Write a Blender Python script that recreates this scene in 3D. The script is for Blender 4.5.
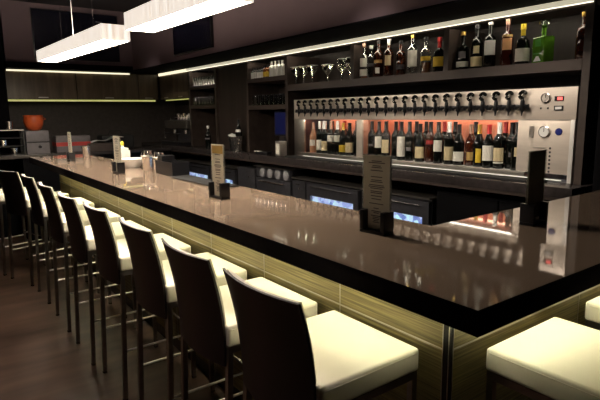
import bpy, bmesh, math, random
from mathutils import Vector, Matrix
PI = math.pi
random.seed(7)
for o in list(bpy.data.objects): bpy.data.objects.remove(o)
S = bpy.context.scene
C = S.collection

# ------------------------------------------------------------ camera
A = Vector((-385, 82, 515)).normalized()            # the way the bar runs
B = Vector((706, 96, 515)); B = (B - A * A.dot(B)).normalized()   # towards the back bar
U = B.cross(A)
if U.y < 0: U = -U
def w(v): return Vector((B.dot(v), A.dot(v), U.dot(v)))
r, u, b = w(Vector((1, 0, 0))), w(Vector((0, 1, 0))), -w(Vector((0, 0, 1)))
cd = bpy.data.cameras.new('camera'); cam = bpy.data.objects.new('camera', cd); C.objects.link(cam)
cam.matrix_world = Matrix(((r.x, u.x, b.x, 0), (r.y, u.y, b.y, 0), (r.z, u.z, b.z, 1.56), (0, 0, 0, 1)))
cd.sensor_width = 36; cd.lens = 515 / 600 * 36; cd.clip_start = 0.02
S.camera = cam
# ------------------------------------------------------------ world, exposure
W = bpy.data.worlds.new('world'); S.world = W; W.use_nodes = True
W.node_tree.nodes['Background'].inputs[0].default_value = (.06, .05, .06, 1)
W.node_tree.nodes['Background'].inputs[1].default_value = .02
vs = S.view_settings
vs.view_transform = 'Standard'; vs.look = 'None'; vs.gamma = 1; vs.use_curve_mapping = False; vs.exposure = 0.0
# ------------------------------------------------------------ large lights
def area(name, loc, size, sizey, power, col, rot=(0, 0, 0)):
    l = bpy.data.lights.new(name, 'AREA'); l.shape = 'RECTANGLE'; l.size = size; l.size_y = sizey
    l.energy = power; l.color = col
    o = bpy.data.objects.new(name, l); C.objects.link(o); o.location = loc; o.rotation_euler = rot
    return o
def spot(name, loc, power, col, angle=80, blend=.6, rad=.04, aim=None):
    l = bpy.data.lights.new(name, 'SPOT'); l.energy = power; l.color = col
    l.spot_size = math.radians(angle); l.spot_blend = blend; l.shadow_soft_size = rad
    o = bpy.data.objects.new(name, l); C.objects.link(o); o.location = loc
    if aim: o.rotation_euler = (Vector(aim) - Vector(loc)).to_track_quat('-Z', 'Y').to_euler()
    return o
WARM = (1, .80, .62)
for sx, sy, p in ((.28, 1.2, 34), (.28, 2.1, 30), (.28, 3.2, 24), (.28, 4.5, 18)):   # ceiling downlights over the stools
    spot('ceiling_downlight', (sx, sy, 2.97), p, (1, .80, .76), 31, .4, .03, (sx + .22, sy, .8))
for sx, sy, p in ((1.9, -.7, 26), (2.8, -.7, 18)):
    spot('ceiling_downlight', (sx, sy, 2.97), p * 1.2, (1, .84, .74), 24, .8, .03, (sx - .05, .10, .8))
# added unseen spots over the bar, to brighten the dispenser and back counter
for sy, ty, p in ((1.75, 1.75, 150), (2.6, 2.7, 100), (4.6, 5.0, 12), (6.2, 7.2, 40)):
    spot('added_fill_spot', (1.35, sy, 2.97), p, (1, .86, .72), 32, 1, .04, (3.1, ty, 1.40))

# ------------------------------------------------------------ materials
M = {}
def mat(name, col, rough=.5, metal=0, emit=None, es=0, spec=.5, noise=0, nscale=20, coat=0, trans=0, ior=1.45, bump=0, stretch=None, alpha=1):
    m = bpy.data.materials.new(name); m.use_nodes = True; M[name] = m
    nt = m.node_tree; p = nt.nodes['Principled BSDF']
    p.inputs['Base Color'].default_value = (*col, 1); p.inputs['Roughness'].default_value = rough
    p.inputs['Metallic'].default_value = metal; p.inputs['Specular IOR Level'].default_value = spec
    p.inputs['Coat Weight'].default_value = coat; p.inputs['Coat Roughness'].default_value = .04
    p.inputs['Transmission Weight'].default_value = trans; p.inputs['IOR'].default_value = ior
    if emit: p.inputs['Emission Color'].default_value = (*emit, 1); p.inputs['Emission Strength'].default_value = es
    if noise or bump:
        tc = nt.nodes.new('ShaderNodeTexCoord'); mp = nt.nodes.new('ShaderNodeMapping'); nz = nt.nodes.new('ShaderNodeTexNoise')
        nz.inputs['Scale'].default_value = nscale; nz.inputs['Detail'].default_value = 5
        if stretch: mp.inputs['Scale'].default_value = stretch
        nt.links.new(tc.outputs['Object'], mp.inputs[0]); nt.links.new(mp.outputs[0], nz.inputs['Vector'])
        if noise:
            cr = nt.nodes.new('ShaderNodeValToRGB'); e = cr.color_ramp.elements
            e[0].position = .3; e[1].position = .7
            e[0].color = (*[c * (1 - noise) for c in col], 1); e[1].color = (*[min(1, c * (1 + noise)) for c in col], 1)
            nt.links.new(nz.outputs['Fac'], cr.inputs[0]); nt.links.new(cr.outputs[0], p.inputs['Base Color'])
        if bump:
            bn = nt.nodes.new('ShaderNodeBump'); bn.inputs['Strength'].default_value = bump; bn.inputs['Distance'].default_value = .004
            nt.links.new(nz.outputs['Fac'], bn.inputs['Height']); nt.links.new(bn.outputs[0], p.inputs['Normal'])
    return m
def thin_glass(name, tint=(1, 1, 1), refl=.12, gcol=(1, 1, 1)):
    m = bpy.data.materials.new(name); m.use_nodes = True; M[name] = m; nt = m.node_tree; nt.nodes.clear()
    out = nt.nodes.new('ShaderNodeOutputMaterial'); mix = nt.nodes.new('ShaderNodeMixShader')
    tr = nt.nodes.new('ShaderNodeBsdfTransparent'); tr.inputs[0].default_value = (*tint, 1)
    gl = nt.nodes.new('ShaderNodeBsdfGlossy'); gl.inputs['Roughness'].default_value = .06; gl.inputs[0].default_value = (*gcol, 1)
    lw = nt.nodes.new('ShaderNodeLayerWeight'); lw.inputs[0].default_value = .06 if name == 'pane_glass' else .35
    mt = nt.nodes.new('ShaderNodeMath'); mt.operation = 'ADD'; mt.inputs[1].default_value = refl; mt.use_clamp = True
    nt.links.new(lw.outputs['Facing'], mt.inputs[0]); nt.links.new(mt.outputs[0], mix.inputs[0])
    nt.links.new(tr.outputs[0], mix.inputs[1]); nt.links.new(gl.outputs[0], mix.inputs[2]); nt.links.new(mix.outputs[0], out.inputs[0])
    return m
mat('floor_wood', (.095, .055, .040), .36, noise=.5, nscale=2.2, stretch=(.6, 3, 1), bump=.15)
mat('ceiling_paint', (.022, .018, .022), .9, noise=.1)
mat('dark_wall', (.018, .015, .016), .8, noise=.2, nscale=6)
mat('mauve_paint', (.135, .095, .11), .85, noise=.05, nscale=4)
mat('black_void', (.005, .005, .006), .8, spec=.05, noise=.1)
mat('counter_stone', (.30, .222, .168), .035, spec=.5, noise=.14, nscale=260, coat=.35)
mat('counter_edge', (.009, .008, .010), .5, spec=.0, noise=.1, nscale=40)
mat('espresso_wood', (.028, .020, .017), .45, noise=.35, nscale=14, stretch=(1, 1, .12), bump=.1)
mat('shelf_wood', (.046, .033, .028), .42, noise=.3, nscale=12, stretch=(1, .12, 1))
mat('cabinet_wood', (.095, .068, .042), .35, noise=.35, nscale=16, stretch=(1, 1, .1))
mat('worktop_dark', (.036, .030, .030), .25, noise=.2, nscale=30)
mat('back_wall_dark', (.055, .045, .042), .6, noise=.2)
mat('cream_leather', (.86, .82, .70), .42, noise=.03, nscale=5, bump=.08)
mat('stool_shell', (.012, .008, .009), .38, noise=.2, nscale=12)
mat('dark_metal', (.30, .275, .26), .30, 1, noise=.1)
mat('chrome', (.80, .77, .74), .22, 1, noise=.06)
mat('rail_chrome', (.90, .88, .85), .35, .6, noise=.03)
mat('rim_glass', (.9, .95, .9), .15, trans=.3, coat=1, noise=.02)
mat('dial_grey', (.24, .24, .26), .5, noise=.05)
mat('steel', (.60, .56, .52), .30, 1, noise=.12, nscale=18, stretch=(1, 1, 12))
mat('steel_face', (.74, .66, .58), .38, .5, noise=.06, nscale=5, stretch=(1, 1, 6))
mat('steel_dark', (.20, .20, .235), .32, .9, noise=.1)
mat('black_plastic', (.010, .010, .012), .3, noise=.1)
mat('black_rubber', (.010, .010, .011), .7, noise=.1)
mat('white_plastic', (.80, .80, .78), .4, noise=.04)
mat('paper', (.84, .82, .73), .7, noise=.04, nscale=3)
mat('paper_cream', (.72, .60, .36), .7, noise=.04, nscale=3)
mat('label_yellow', (.75, .52, .04), .6, noise=.1)
mat('label_gold', (.50, .33, .11), .5, noise=.1)
mat('label_peach', (.75, .42, .20), .6, noise=.1)
mat('sheet_dark', (.12, .11, .085), .6, noise=.1)
mat('ink', (.05, .045, .05), .7, noise=.1)
mat('orange_clay', (.42, .075, .02), .35, noise=.15)
mat('red_stripe', (.40, .04, .035), .5, noise=.1)
mat('grey_card', (.13, .12, .13), .6, noise=.1)
mat('green_glass', (.10, .27, .02), .08, trans=.25, noise=.2, nscale=18, coat=.5)
mat('dark_glass', (.004, .005, .004), .10, coat=.1, noise=.2)
mat('brown_glass', (.05, .012, .005), .07, coat=.8, noise=.3)
mat('amber_spirit', (.42, .12, .02), .08, trans=.5, noise=.2)
mat('red_spirit', (.06, .008, .004), .08, coat=.6, noise=.2)
mat('pink_wine', (.75, .38, .22), .1, trans=.4, noise=.1)
thin_glass('clear_glass', (.93, .95, .93), .10)
thin_glass('shaded_glass', (.95, .95, .95), .03, (.6, .6, .65))  # tumbler glass of the low shelves, their shade put into its grey sheen
thin_glass('pane_glass', (.98, .98, .98), .0)
thin_glass('cocktail_glass', (.93, .96, .92), .36, (1, 1, .95))
mat('foil_white', (.75, .73, .70), .35, .3, noise=.05)
mat('foil_gold', (.75, .50, .12), .3, .8, noise=.05)
mat('foil_yellow', (.80, .62, .05), .4, .1, noise=.05)
mat('foil_red', (.50, .04, .04), .35, .2, noise=.05)
mat('foil_black', (.012, .012, .014), .3, noise=.05)
mat('foil_copper', (.50, .30, .22), .35, .5, noise=.05)
mat('led_green', (1, 1, 1), emit=(1, .94, .62), es=46, noise=.01)
mat('led_under', (1, 1, 1), emit=(.88, .88, .22), es=.45, noise=.01)
mat('rail_glow', (1, 1, 1), emit=(1, .91, .66), es=.50, noise=.01)
mat('led_bay', (1, 1, 1), emit=(1, .90, .70), es=19, noise=.01)
mat('edge_glow', (1, 1, 1), emit=(.93, 1, .70), es=.35, noise=.01)
mat('led_slot', (1, 1, 1), emit=(1, .91, .68), es=1.6, noise=.01)
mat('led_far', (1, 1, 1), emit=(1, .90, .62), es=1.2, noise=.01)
mat('led_orange', (1, 1, 1), emit=(1, .46, .28), es=6, noise=.01)
mat('led_case', (1, 1, 1), emit=(1, .95, .78), es=12, noise=.01)
mat('screen_blue', (0, 0, 0), .3, emit=(.03, .05, .35), es=.09, noise=.01)
mat('led_red', (0, 0, 0), .3, emit=(1, .12, .10), es=2.2, noise=.01)
mat('knob_blue', (.02, .03, .20), .25, noise=.05)
mat('tv_glass', (.006, .006, .014), .12, noise=.05)
# orange glow panel inside the dispenser is a plain peach liner lit by its own lamps
mat('liner_peach', (.80, .42, .30), .6, noise=.12, nscale=9, stretch=(1, 6, .3))
def striped(name, emission):
    m = bpy.data.materials.new(name); m.use_nodes = True; M[name] = m; nt = m.node_tree; p = nt.nodes['Principled BSDF']
    tc = nt.nodes.new('ShaderNodeTexCoord'); mp = nt.nodes.new('ShaderNodeMapping'); mp.inputs['Scale'].default_value = (14, 14, .5)
    nz = nt.nodes.new('ShaderNodeTexNoise'); nz.inputs['Scale'].default_value = 3; nz.inputs['Detail'].default_value = 6
    cr = nt.nodes.new('ShaderNodeValToRGB'); e = cr.color_ramp.elements
    e[0].position = .32; e[0].color = (.62, .50, .40, 1); e[1].position = .68; e[1].color = (1, .93, .84, 1)
    nt.links.new(tc.outputs['Object'], mp.inputs[0]); nt.links.new(mp.outputs[0], nz.inputs[0]); nt.links.new(nz.outputs[0], cr.inputs[0])
    nt.links.new(cr.outputs[0], p.inputs['Emission Color']); p.inputs['Emission Strength'].default_value = emission
    p.inputs['Base Color'].default_value = (.8, .76, .7, 1)
striped('lamp_side', 1.08)
mat('lamp_diffuser', (.9, .88, .84), .5, emit=(1, .86, .68), es=50, noise=.01)
def grainwood(name, rot):
    m = bpy.data.materials.new(name); m.use_nodes = True; M[name] = m; nt = m.node_tree; p = nt.nodes['Principled BSDF']
    tc = nt.nodes.new('ShaderNodeTexCoord'); mp = nt.nodes.new('ShaderNodeMapping'); mp.inputs['Scale'].default_value = (2.2, 2.2, 150) 
    nz = nt.nodes.new('ShaderNodeTexNoise'); nz.inputs['Scale'].default_value = 1.0; nz.inputs['Detail'].default_value = 7; nz.inputs['Roughness'].default_value = .65
    cr = nt.nodes.new('ShaderNodeValToRGB'); e = cr.color_ramp.elements
    e[0].position = .33; e[0].color = (.085, .066, .028, 1); e[1].position = .68; e[1].color = (.37, .305, .13, 1)
    nt.links.new(tc.outputs['Object'], mp.inputs[0]); nt.links.new(mp.outputs[0], nz.inputs[0]); nt.links.new(nz.outputs[0], cr.inputs[0])
    nt.links.new(cr.outputs[0], p.inputs['Base Color']); p.inputs['Roughness'].default_value = .42
grainwood('striped_laminate', 0)
# fridge interior pictures: blue lit cans
def fridge_glow(name, sc):
    m = bpy.data.materials.new(name); m.use_nodes = True; M[name] = m; nt = m.node_tree; p = nt.nodes['Principled BSDF']
    tc = nt.nodes.new('ShaderNodeTexCoord'); vo = nt.nodes.new('ShaderNodeTexVoronoi'); vo.inputs['Scale'].default_value = sc; vo.feature = 'F1'
    cr = nt.nodes.new('ShaderNodeValToRGB'); e = cr.color_ramp.elements
    e[0].position = .1; e[0].color = (.01, .05, .35, 1); e[1].position = .8; e[1].color = (.6, 1, 1, 1)
    k = cr.color_ramp.elements.new(.5); k.color = (.55, .62, .95, 1)
    nt.links.new(tc.outputs['Object'], vo.inputs[0]); nt.links.new(vo.outputs['Color'], cr.inputs[0])
    nt.links.new(cr.outputs[0], p.inputs['Emission Color']); p.inputs['Emission Strength'].default_value = 1.0
    p.inputs['Base Color'].default_value = (.1, .2, .4, 1)
fridge_glow('fridge_light', 26)

# ------------------------------------------------------------ mesh helpers
def box(bm, x0, x1, y0, y1, z0, z1, bev=0, seg=2, mtx=None):
    vs_ = [bm.verts.new((x, y, z)) for x in (x0, x1) for y in (y0, y1) for z in (z0, z1)]
    if mtx: 
        for v in vs_: v.co = mtx @ v.co
    q = [(0, 1, 3, 2), (4, 6, 7, 5), (0, 4, 5, 1), (2, 3, 7, 6), (0, 2, 6, 4), (1, 5, 7, 3)]
    fs = [bm.faces.new([vs_[i] for i in f]) for f in q]
    if bev:
        es = {e for f in fs for e in f.edges}
        bmesh.ops.bevel(bm, geom=list(es), offset=bev, segments=seg, affect='EDGES', profile=.6)
    return vs_
def tube(bm, pts, r, n=10, cap=True):
    pts = [Vector(p) for p in pts]; rings = []
    for i, p in enumerate(pts):
        d = (pts[min(i + 1, len(pts) - 1)] - pts[max(i - 1, 0)]).normalized()
        a = d.cross(Vector((0, 0, 1)));  a = a if a.length > .01 else d.cross(Vector((1, 0, 0)))
        a.normalize(); c = d.cross(a)
        rr = r[i] if isinstance(r, (list, tuple)) else r
        rings.append([bm.verts.new(p + (a * math.cos(2 * PI * k / n) + c * math.sin(2 * PI * k / n)) * rr) for k in range(n)])
    for i in range(len(rings) - 1):
        for k in range(n):
            bm.faces.new((rings[i][k], rings[i][(k + 1) % n], rings[i + 1][(k + 1) % n], rings[i + 1][k]))
    if cap: bm.faces.new(rings[0][::-1]); bm.faces.new(rings[-1])
def lathe(bm, prof, n=24, a0=0, a1=2 * PI, c=(0, 0, 0), mtx=None):
    full = abs(a1 - a0 - 2 * PI) < 1e-6; cnt = n if full else n + 1; rings = []
    for (rr, z) in prof:
        if rr < 1e-6:
            v = Vector((c[0], c[1], c[2] + z)); v = mtx @ v if mtx else v
            rings.append([bm.verts.new(v)]); continue
        ring = []
        for k in range(cnt):
            t = a0 + (a1 - a0) * k / n
            v = Vector((c[0] + rr * math.cos(t), c[1] + rr * math.sin(t), c[2] + z)); v = mtx @ v if mtx else v
            ring.append(bm.verts.new(v))
        rings.append(ring)
    for i in range(len(rings) - 1):
        p, q = rings[i], rings[i + 1]
        for k in range(n):
            k2 = (k + 1) % cnt
            if len(p) == 1 and len(q) == 1: continue
            if len(p) == 1: f = (p[0], q[k2], q[k])
            elif len(q) == 1: f = (p[k], p[k2], q[0])
            else: f = (p[k], p[k2], q[k2], q[k])
            bm.faces.new(f)
def prism(bm, poly, z0, z1):
    lo = [bm.verts.new((x, y, z0)) for x, y in poly]; hi = [bm.verts.new((x, y, z1)) for x, y in poly]; n = len(poly)
    bm.faces.new(lo[::-1]); bm.faces.new(hi)
    for i in range(n): bm.faces.new((lo[i], lo[(i + 1) % n], hi[(i + 1) % n], hi[i]))
def obj(name, bm, m, parent=None, smooth=False, norm=True):
    if norm: bmesh.ops.recalc_face_normals(bm, faces=bm.faces)
    me = bpy.data.meshes.new(name); bm.to_mesh(me); bm.free()
    me.materials.append(M[m] if isinstance(m, str) else m)
    if smooth:
        for p in me.polygons: p.use_smooth = True
        try: me.set_sharp_from_angle(angle=math.radians(35))
        except Exception: pass
    o = bpy.data.objects.new(name, me); C.objects.link(o)
    if parent is not None: o.parent = parent
    return o
def nb(): return bmesh.new()
def bx(name, dims, m, parent=None, bev=0, seg=2):
    bm = nb(); box(bm, *dims, bev=bev, seg=seg); return obj(name, bm, m, parent, smooth=bool(bev))
def struct(name, bm, m):
    o = obj(name, bm, m); o['kind'] = 'structure'; return o
def sbx(name, dims, m): 
    bm = nb(); box(bm, *dims); return struct(name, bm, m)
def thing(name, label, cat, loc=(0, 0, 0), rz=0, group=None):
    o = bpy.data.objects.new(name, None); C.objects.link(o); o.location = loc; o.rotation_euler = (0, 0, rz); o.empty_display_size = .05
    o['label'] = label; o['category'] = cat
    if group: o['group'] = group
    return o
def tag(o, label, cat, group=None):
    o['label'] = label; o['category'] = cat
    if group: o['group'] = group
    return o
def dup(root, loc, rz=None, label=None, group=None):
    rr = root.copy(); C.objects.link(rr); rr.location = loc
    if rz is not None: rr.rotation_euler = (0, 0, rz)
    if label: rr['label'] = label
    if group: rr['group'] = group
    for ch in list(root.children):
        c = ch.copy(); C.objects.link(c); c.parent = rr
        for g in ch.children:
            d = g.copy(); C.objects.link(d); d.parent = c
    return rr
ZB = 1.123

# ------------------------------------------------------------ the room
sbx('floor', (-3.2, 4.6, -2.6, 8.7, -.06, 0), 'floor_wood')
sbx('ceiling', (-3.2, 4.6, -2.6, 8.7, 3.0, 3.06), 'ceiling_paint')
sbx('wall_left', (-3.26, -3.2, -2.6, 8.7, 0, 3.0), 'dark_wall')
sbx('wall_near', (-3.2, 4.6, -2.66, -2.6, 0, 3.0), 'dark_wall')
sbx('wall_far', (-3.2, 4.6, 8.3, 8.36, 0, 3.0), 'back_wall_dark')
sbx('wall_right', (3.52, 3.58, -2.6, 8.3, 0, 3.0), 'back_wall_dark')
sbx('wall_right_return', (3.08, 3.52, -2.6, 1.36, 0, 3.0), 'black_void')
sbx('wall_far_return', (-3.2, .98, 7.6, 8.3, 0, 3.0), 'black_void')
# bulkheads above the cabinets: face, underside, small trim
sbx('wall_bulkhead_right', (2.62, 3.52, 1.0, 7.6, 2.195, 3.0), 'mauve_paint')
sbx('wall_bulkhead_far', (1.0, 3.52, 7.6, 8.3, 2.25, 3.0), 'mauve_paint')
sbx('trim_1', (2.60, 3.08, 1.0, 7.58, 2.18, 2.195), 'black_void')
sbx('trim_2', (1.0, 2.60, 7.56, 8.3, 2.175, 2.25), 'black_void')
sbx('wall_end_pier', (2.99, 3.08, -2.6, 1.30, 0, 3.0), 'black_void')

# ------------------------------------------------------------ television screens on the bulkheads
def tv(label, cx, cy, rz, wd, z0, z1):
    t = thing('wall_television', label, 'television', (cx, cy, z0), rz)
    bm = nb(); box(bm, -wd / 2, wd / 2, 0, .03, 0, z1 - z0, bev=.004); obj('casing', bm, 'black_plastic', t, True)
    bm = nb(); box(bm, -wd / 2 + .012, wd / 2 - .012, -.002, .004, .014, z1 - z0 - .012); obj('screen', bm, 'tv_glass', t)
    bm = nb(); box(bm, .25, .33, -.004, .0, z1 - z0 - .11, z1 - z0 - .10); obj('sensor_light', bm, 'grey_card', t)
    return t
tv('black flat television on the mauve bulkhead above the back bar shelves', 2.585, 5.55, -PI / 2, .99, 2.255, 2.80)
tv('wide black television on the far bulkhead behind the hanging lamps', 1.88, 7.568, 0, 1.10, 2.30, 2.93)

# ------------------------------------------------------------ pendant lamps
def pendant(y0, y1, x0, x1, z, tilt, label, wires):
    L = y1 - y0
    t = thing('pendant_lamp', label, 'pendant lamp', ((x0 + x1) / 2, (y0 + y1) / 2, z), 0, None)
    t.rotation_euler = (tilt, 0, 0); hw = (x1 - x0) / 2
    bm = nb()
    for (a, b_, c, d) in ((-hw, -hw + .008, -L / 2, L / 2), (hw - .008, hw, -L / 2, L / 2), (-hw + .008, hw - .008, -L / 2, -L / 2 + .008), (-hw + .008, hw - .008, L / 2 - .008, L / 2)):
        box(bm, a, b_, c, d, 0, .105)
    obj('lamp_shade', bm, 'lamp_side', t)
    bm = nb(); box(bm, -hw + .009, hw - .009, -L / 2 + .009, L / 2 - .009, .004, .012); obj('diffuser', bm, 'lamp_diffuser', t)
    bm = nb(); box(bm, -hw + .009, hw - .009, -L / 2 + .009, L / 2 - .009, .085, .10); obj('top_diffuser', bm, 'lamp_diffuser', t)
    for k in wires:
        bm = nb(); tube(bm, [(0, k, .1), (0, k, 3.0 - z - k * math.sin(tilt))], .0022 if k == wires[0] else .0011, 6); obj('suspension_wire', bm, 'foil_white' if k == wires[0] else 'chrome', t)
    return t
pendant(3.68, 5.98, 1.07, 1.26, 2.09, .022, 'long glowing stone-effect box lamp hanging farther from the camera', (.0, .42, -.62))
pendant(2.12, 3.36, 1.12, 1.31, 2.075, .018, 'long glowing stone-effect box lamp hanging nearer, cut by the frame top', (.1, -.45))

# ------------------------------------------------------------ the bar counter
X0, Y0, X1, Y1, XE, YE = .956, .639, 1.564, 1.272, 2.985, 6.30
t = thing('bar_counter', 'long L-shaped bar counter with polished taupe top, black edge and striped wood front', 'bar counter', (1.3, 1.0, 0))
def at0(bm):   # shift world-built geometry into the thing's frame
    bmesh.ops.translate(bm, verts=bm.verts, vec=(-1.3, -1.0, 0)); return bm
L_ = [(X0, Y0), (XE, Y0), (XE, Y1), (X1, Y1), (X1, YE), (X0, YE)]
bm = nb(); e = .004
prism(bm, [(X0 + e, Y0 + e), (XE, Y0 + e), (XE, Y1 - e), (X1 - e, Y1 - e), (X1 - e, YE - e), (X0 + e, YE - e)], ZB - .012, ZB); obj('countertop', at0(bm), 'counter_stone', t)
bm = nb()
def rim(z0, z1, th):
    box(bm, X0, X0 + th, Y0, YE, z0, z1); box(bm, X0 + th, XE, Y0, Y0 + th, z0, z1)
    box(bm, X1 - th, X1, Y1, YE, z0, z1); box(bm, X1, XE, Y1 - th, Y1, z0, z1); box(bm, X0 + th, X1 - th, YE - th, YE, z0, z1)
rim(ZB - .062, ZB - .0125, .03); rim(ZB - .0125, ZB - .0006, .004)
obj('edge_band', at0(bm), 'counter_edge', t)
bm = nb(); prism(bm, [(X0 + .03, Y0 + .03), (XE, Y0 + .03), (XE, Y1 - .03), (X1 - .03, Y1 - .03), (X1 - .03, YE - .03), (X0 + .03, YE - .03)], ZB - .045, ZB - .0125)
obj('underside_board', at0(bm), 'counter_edge', t)
BX, BY = 1.236, .925
zs = .833
def panel(name, axis, a, b_, z0, z1):
    bm = nb()
    if axis == 'y': box(bm, BX, BX + .02, a + .0015, b_ - .0015, z0, z1)
    else: box(bm, a + .0015, b_ - .0015, BY, BY + .02, z0, z1)
    return obj(name, at0(bm), 'striped_laminate', t)
ys = [BY + .018] + [1.43 + .54 * k for k in range(9)] + [YE - .05]
for a, b_ in zip(ys, ys[1:]):
    panel('upper_front_panel', 'y', a, b_, zs + .003, ZB - .05)
    panel('lower_front_panel', 'y', a, b_, .10, zs - .003)
xs = [BX + .018, 2.06, 2.95]
for a, b_ in zip(xs, xs[1:]):
    panel('upper_front_panel', 'x', a, b_, zs + .003, ZB - .05)
    panel('lower_front_panel', 'x', a, b_, .10, zs - .003)
bm = nb()
box(bm, BX - .002, BX + .004, BY + .02, YE - .05, zs - .0025, zs + .0025); box(bm, BX + .02, 2.95, BY - .002, BY + .004, zs - .0025, zs + .0025)
for y in ys[1:-1]: box(bm, BX - .001, BX + .004, y - .0015, y + .0015, zs + .003, ZB - .05); box(bm, BX - .001, BX + .004, y - .0015, y + .0015, .1, zs - .003)
box(bm, 2.0585, 2.0615, BY - .001, BY + .004, zs + .003, ZB - .05); box(bm, 2.0585, 2.0615, BY - .001, BY + .004, .1, zs - .003)
obj('seam_strip', at0(bm), 'steel', t)
bm = nb(); box(bm, BX - .004, BX + .016, BY - .004, BY + .016, .0, ZB - .05); obj('corner_post', at0(bm), 'black_plastic', t)
bm = nb(); box(bm, BX - .006, BX - .004, BY - .006, BY - .004, .0, ZB - .05); box(bm, BX + .016, BX + .0185, BY - .006, BY - .003, 0, ZB - .05); box(bm, BX - .006, BX - .003, BY + .016, BY + .0185, 0, ZB - .05); obj('corner_trim', at0(bm), 'steel', t)
bm = nb(); box(bm, BX + .04, X1 - .08, Y1, YE - .05, 0, ZB - .045); box(bm, BX + .04, 2.95, BY + .04, Y1 - .08, 0, ZB - .045); box(bm, BX + .022, X1 - .08, YE - .05, YE - .03, 0, ZB - .045)
obj('inner_body', at0(bm), 'black_void', t)
bm = nb(); box(bm, BX + .02, BX + .04, BY + .04, YE - .05, 0, .1); box(bm, BX + .04, 2.95, BY + .02, BY + .04, 0, .1); obj('toe_kick', at0(bm), 'black_plastic', t)
bm = nb(); box(bm, BX - .018, BX - .008, BY - .008, YE - .1, .985, .997); box(bm, BX - .0075, 2.95, BY - .018, BY - .008, .985, .997)
obj('led_strip', at0(bm), 'led_green', t)
for yy in [1.75 + .9 * k for k in range(5)]:   # under-bar work shelf boxes on the bartender side
    pass

# ------------------------------------------------------------ bar stools
def make_stool(label):
    t = thing('bar_stool', label, 'bar stool', (0, 0, 0), 0, 'bar stools with white seats around the bar')
    # local frame: +X toward the bar, seat centre at origin, back at -X
    hw, zt = .212, .818
    bm = nb()
    n = 12; grid = {}
    xa, xb = -.195, .214
    sv = box(bm, xa, xb, -hw, hw, zt - .078, zt, 0)
    bmesh.ops.bevel(bm, geom=list(bm.edges), offset=.014, segments=3, affect='EDGES', profile=.6)
    obj('seat', bm, 'cream_leather', t, True)
    bm = nb(); yw = hw - .001
    tube(bm, [(xa + .015, -yw, zt - .014), (xb - .015, -yw, zt - .014)], .0022, 6); tube(bm, [(xa + .015, yw, zt - .014), (xb - .015, yw, zt - .014)], .0022, 6); tube(bm, [(xb - .001, -yw + .015, zt - .014), (xb - .001, yw - .015, zt - .014)], .0022, 6)
    obj('seat_piping', bm, 'cream_leather', t, True)
    bm = nb(); f = .016
    box(bm, xa, xb - .005, -hw + .006, -hw + .006 + f, zt - .104, zt - .079); box(bm, xa, xb - .005, hw - .006 - f, hw - .006, zt - .104, zt - .079)
    box(bm, xb - .021, xb - .005, -hw + .022, hw - .022, zt - .104, zt - .079); box(bm, xa, xa + f, -hw + .022, hw - .022, zt - .104, zt - .079)
    obj('seat_frame', bm, 'dark_metal', t)
    def back(th0, th1, inset, z0, z1):
        bm = nb(); nz, ny = 14, 16; V = {}
        for s, off in ((0, th0), (1, th1)):
            for i in range(nz + 1):
                zf = i / nz; z = z0 + (z1 - z0) * zf; full = (z - .66) / (1.066 - .66)
                half = (.192 + .013 * min(max(full, -.2), 1) + .004 * math.sin(PI * min(max(full, 0), 1))) - inset
                x = -.216 - .054 * max(full, 0) ** 2 + .004 * math.sin(PI * min(max(full, 0), 1))
                for j in range(ny + 1):
                    q = -1 + 2 * j / ny
                    V[s, i, j] = bm.verts.new((x - .030 * (1 - q * q) + off + .012, q * half, z))
        for i in range(nz):
            for j in range(ny):
                bm.faces.new((V[0, i, j], V[0, i, j + 1], V[0, i + 1, j + 1], V[0, i + 1, j])); bm.faces.new((V[1, i, j], V[1, i + 1, j], V[1, i + 1, j + 1], V[1, i, j + 1]))
            for j in (0, ny): bm.faces.new((V[0, i, j], V[0, i + 1, j], V[1, i + 1, j], V[1, i, j]))
        for j in range(ny):
            for i in (0, nz): bm.faces.new((V[0, i, j], V[0, i, j + 1], V[1, i, j + 1], V[1, i, j]))
        return bm
    bk = obj('backrest', back(0, .009, 0, .665, 1.073), 'stool_shell', t, True)
    obj('back_pad', back(.0092, .022, .014, .82, 1.072), 'cream_leather', t, True)
    for s in (-1, 1):
        bm = nb(); lathe(bm, [(0, 0), (.006, 0), (.006, .004), (0, .006)], 10, mtx=Matrix.Translation((-.2165, s * .11, .70)) @ Matrix.Rotation(-PI / 2, 4, 'Y')); obj('screw', bm, 'chrome', bk, True)
    lx, ly = .196, hw - .016
    for sx in (-1, 1):
        for sy in (-1, 1):
            bm = nb(); x = sx * lx - (.0 if sx > 0 else -.012); xf = x - (.03 if sx < 0 else 0)
            a = .011
            vv = box(bm, -a, a, -a, a, 0, .714)
            for v in vv:
                v.co.x += (x if v.co.z > .3 else xf); v.co.y += sy * ly
            leg = obj('leg', bm, 'dark_metal', t)
            bm = nb(); box(bm, xf - a, xf + a, sy * ly - a, sy * ly + a, 0, .012); obj('foot_cap', bm, 'black_rubber', leg)
    for sy in (-1, 1):
        bm = nb(); tube(bm, [(-lx - .0, sy * ly, .285), (lx - .005, sy * ly, .285)], .0065, 8); obj('side_rail', bm, 'rail_chrome', t, True)
    bm = nb(); tube(bm, [(lx, -ly, .32), (lx, ly, .32)], .0075, 8); obj('foot_rail', bm, 'chrome', t, True)
    return t
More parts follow.
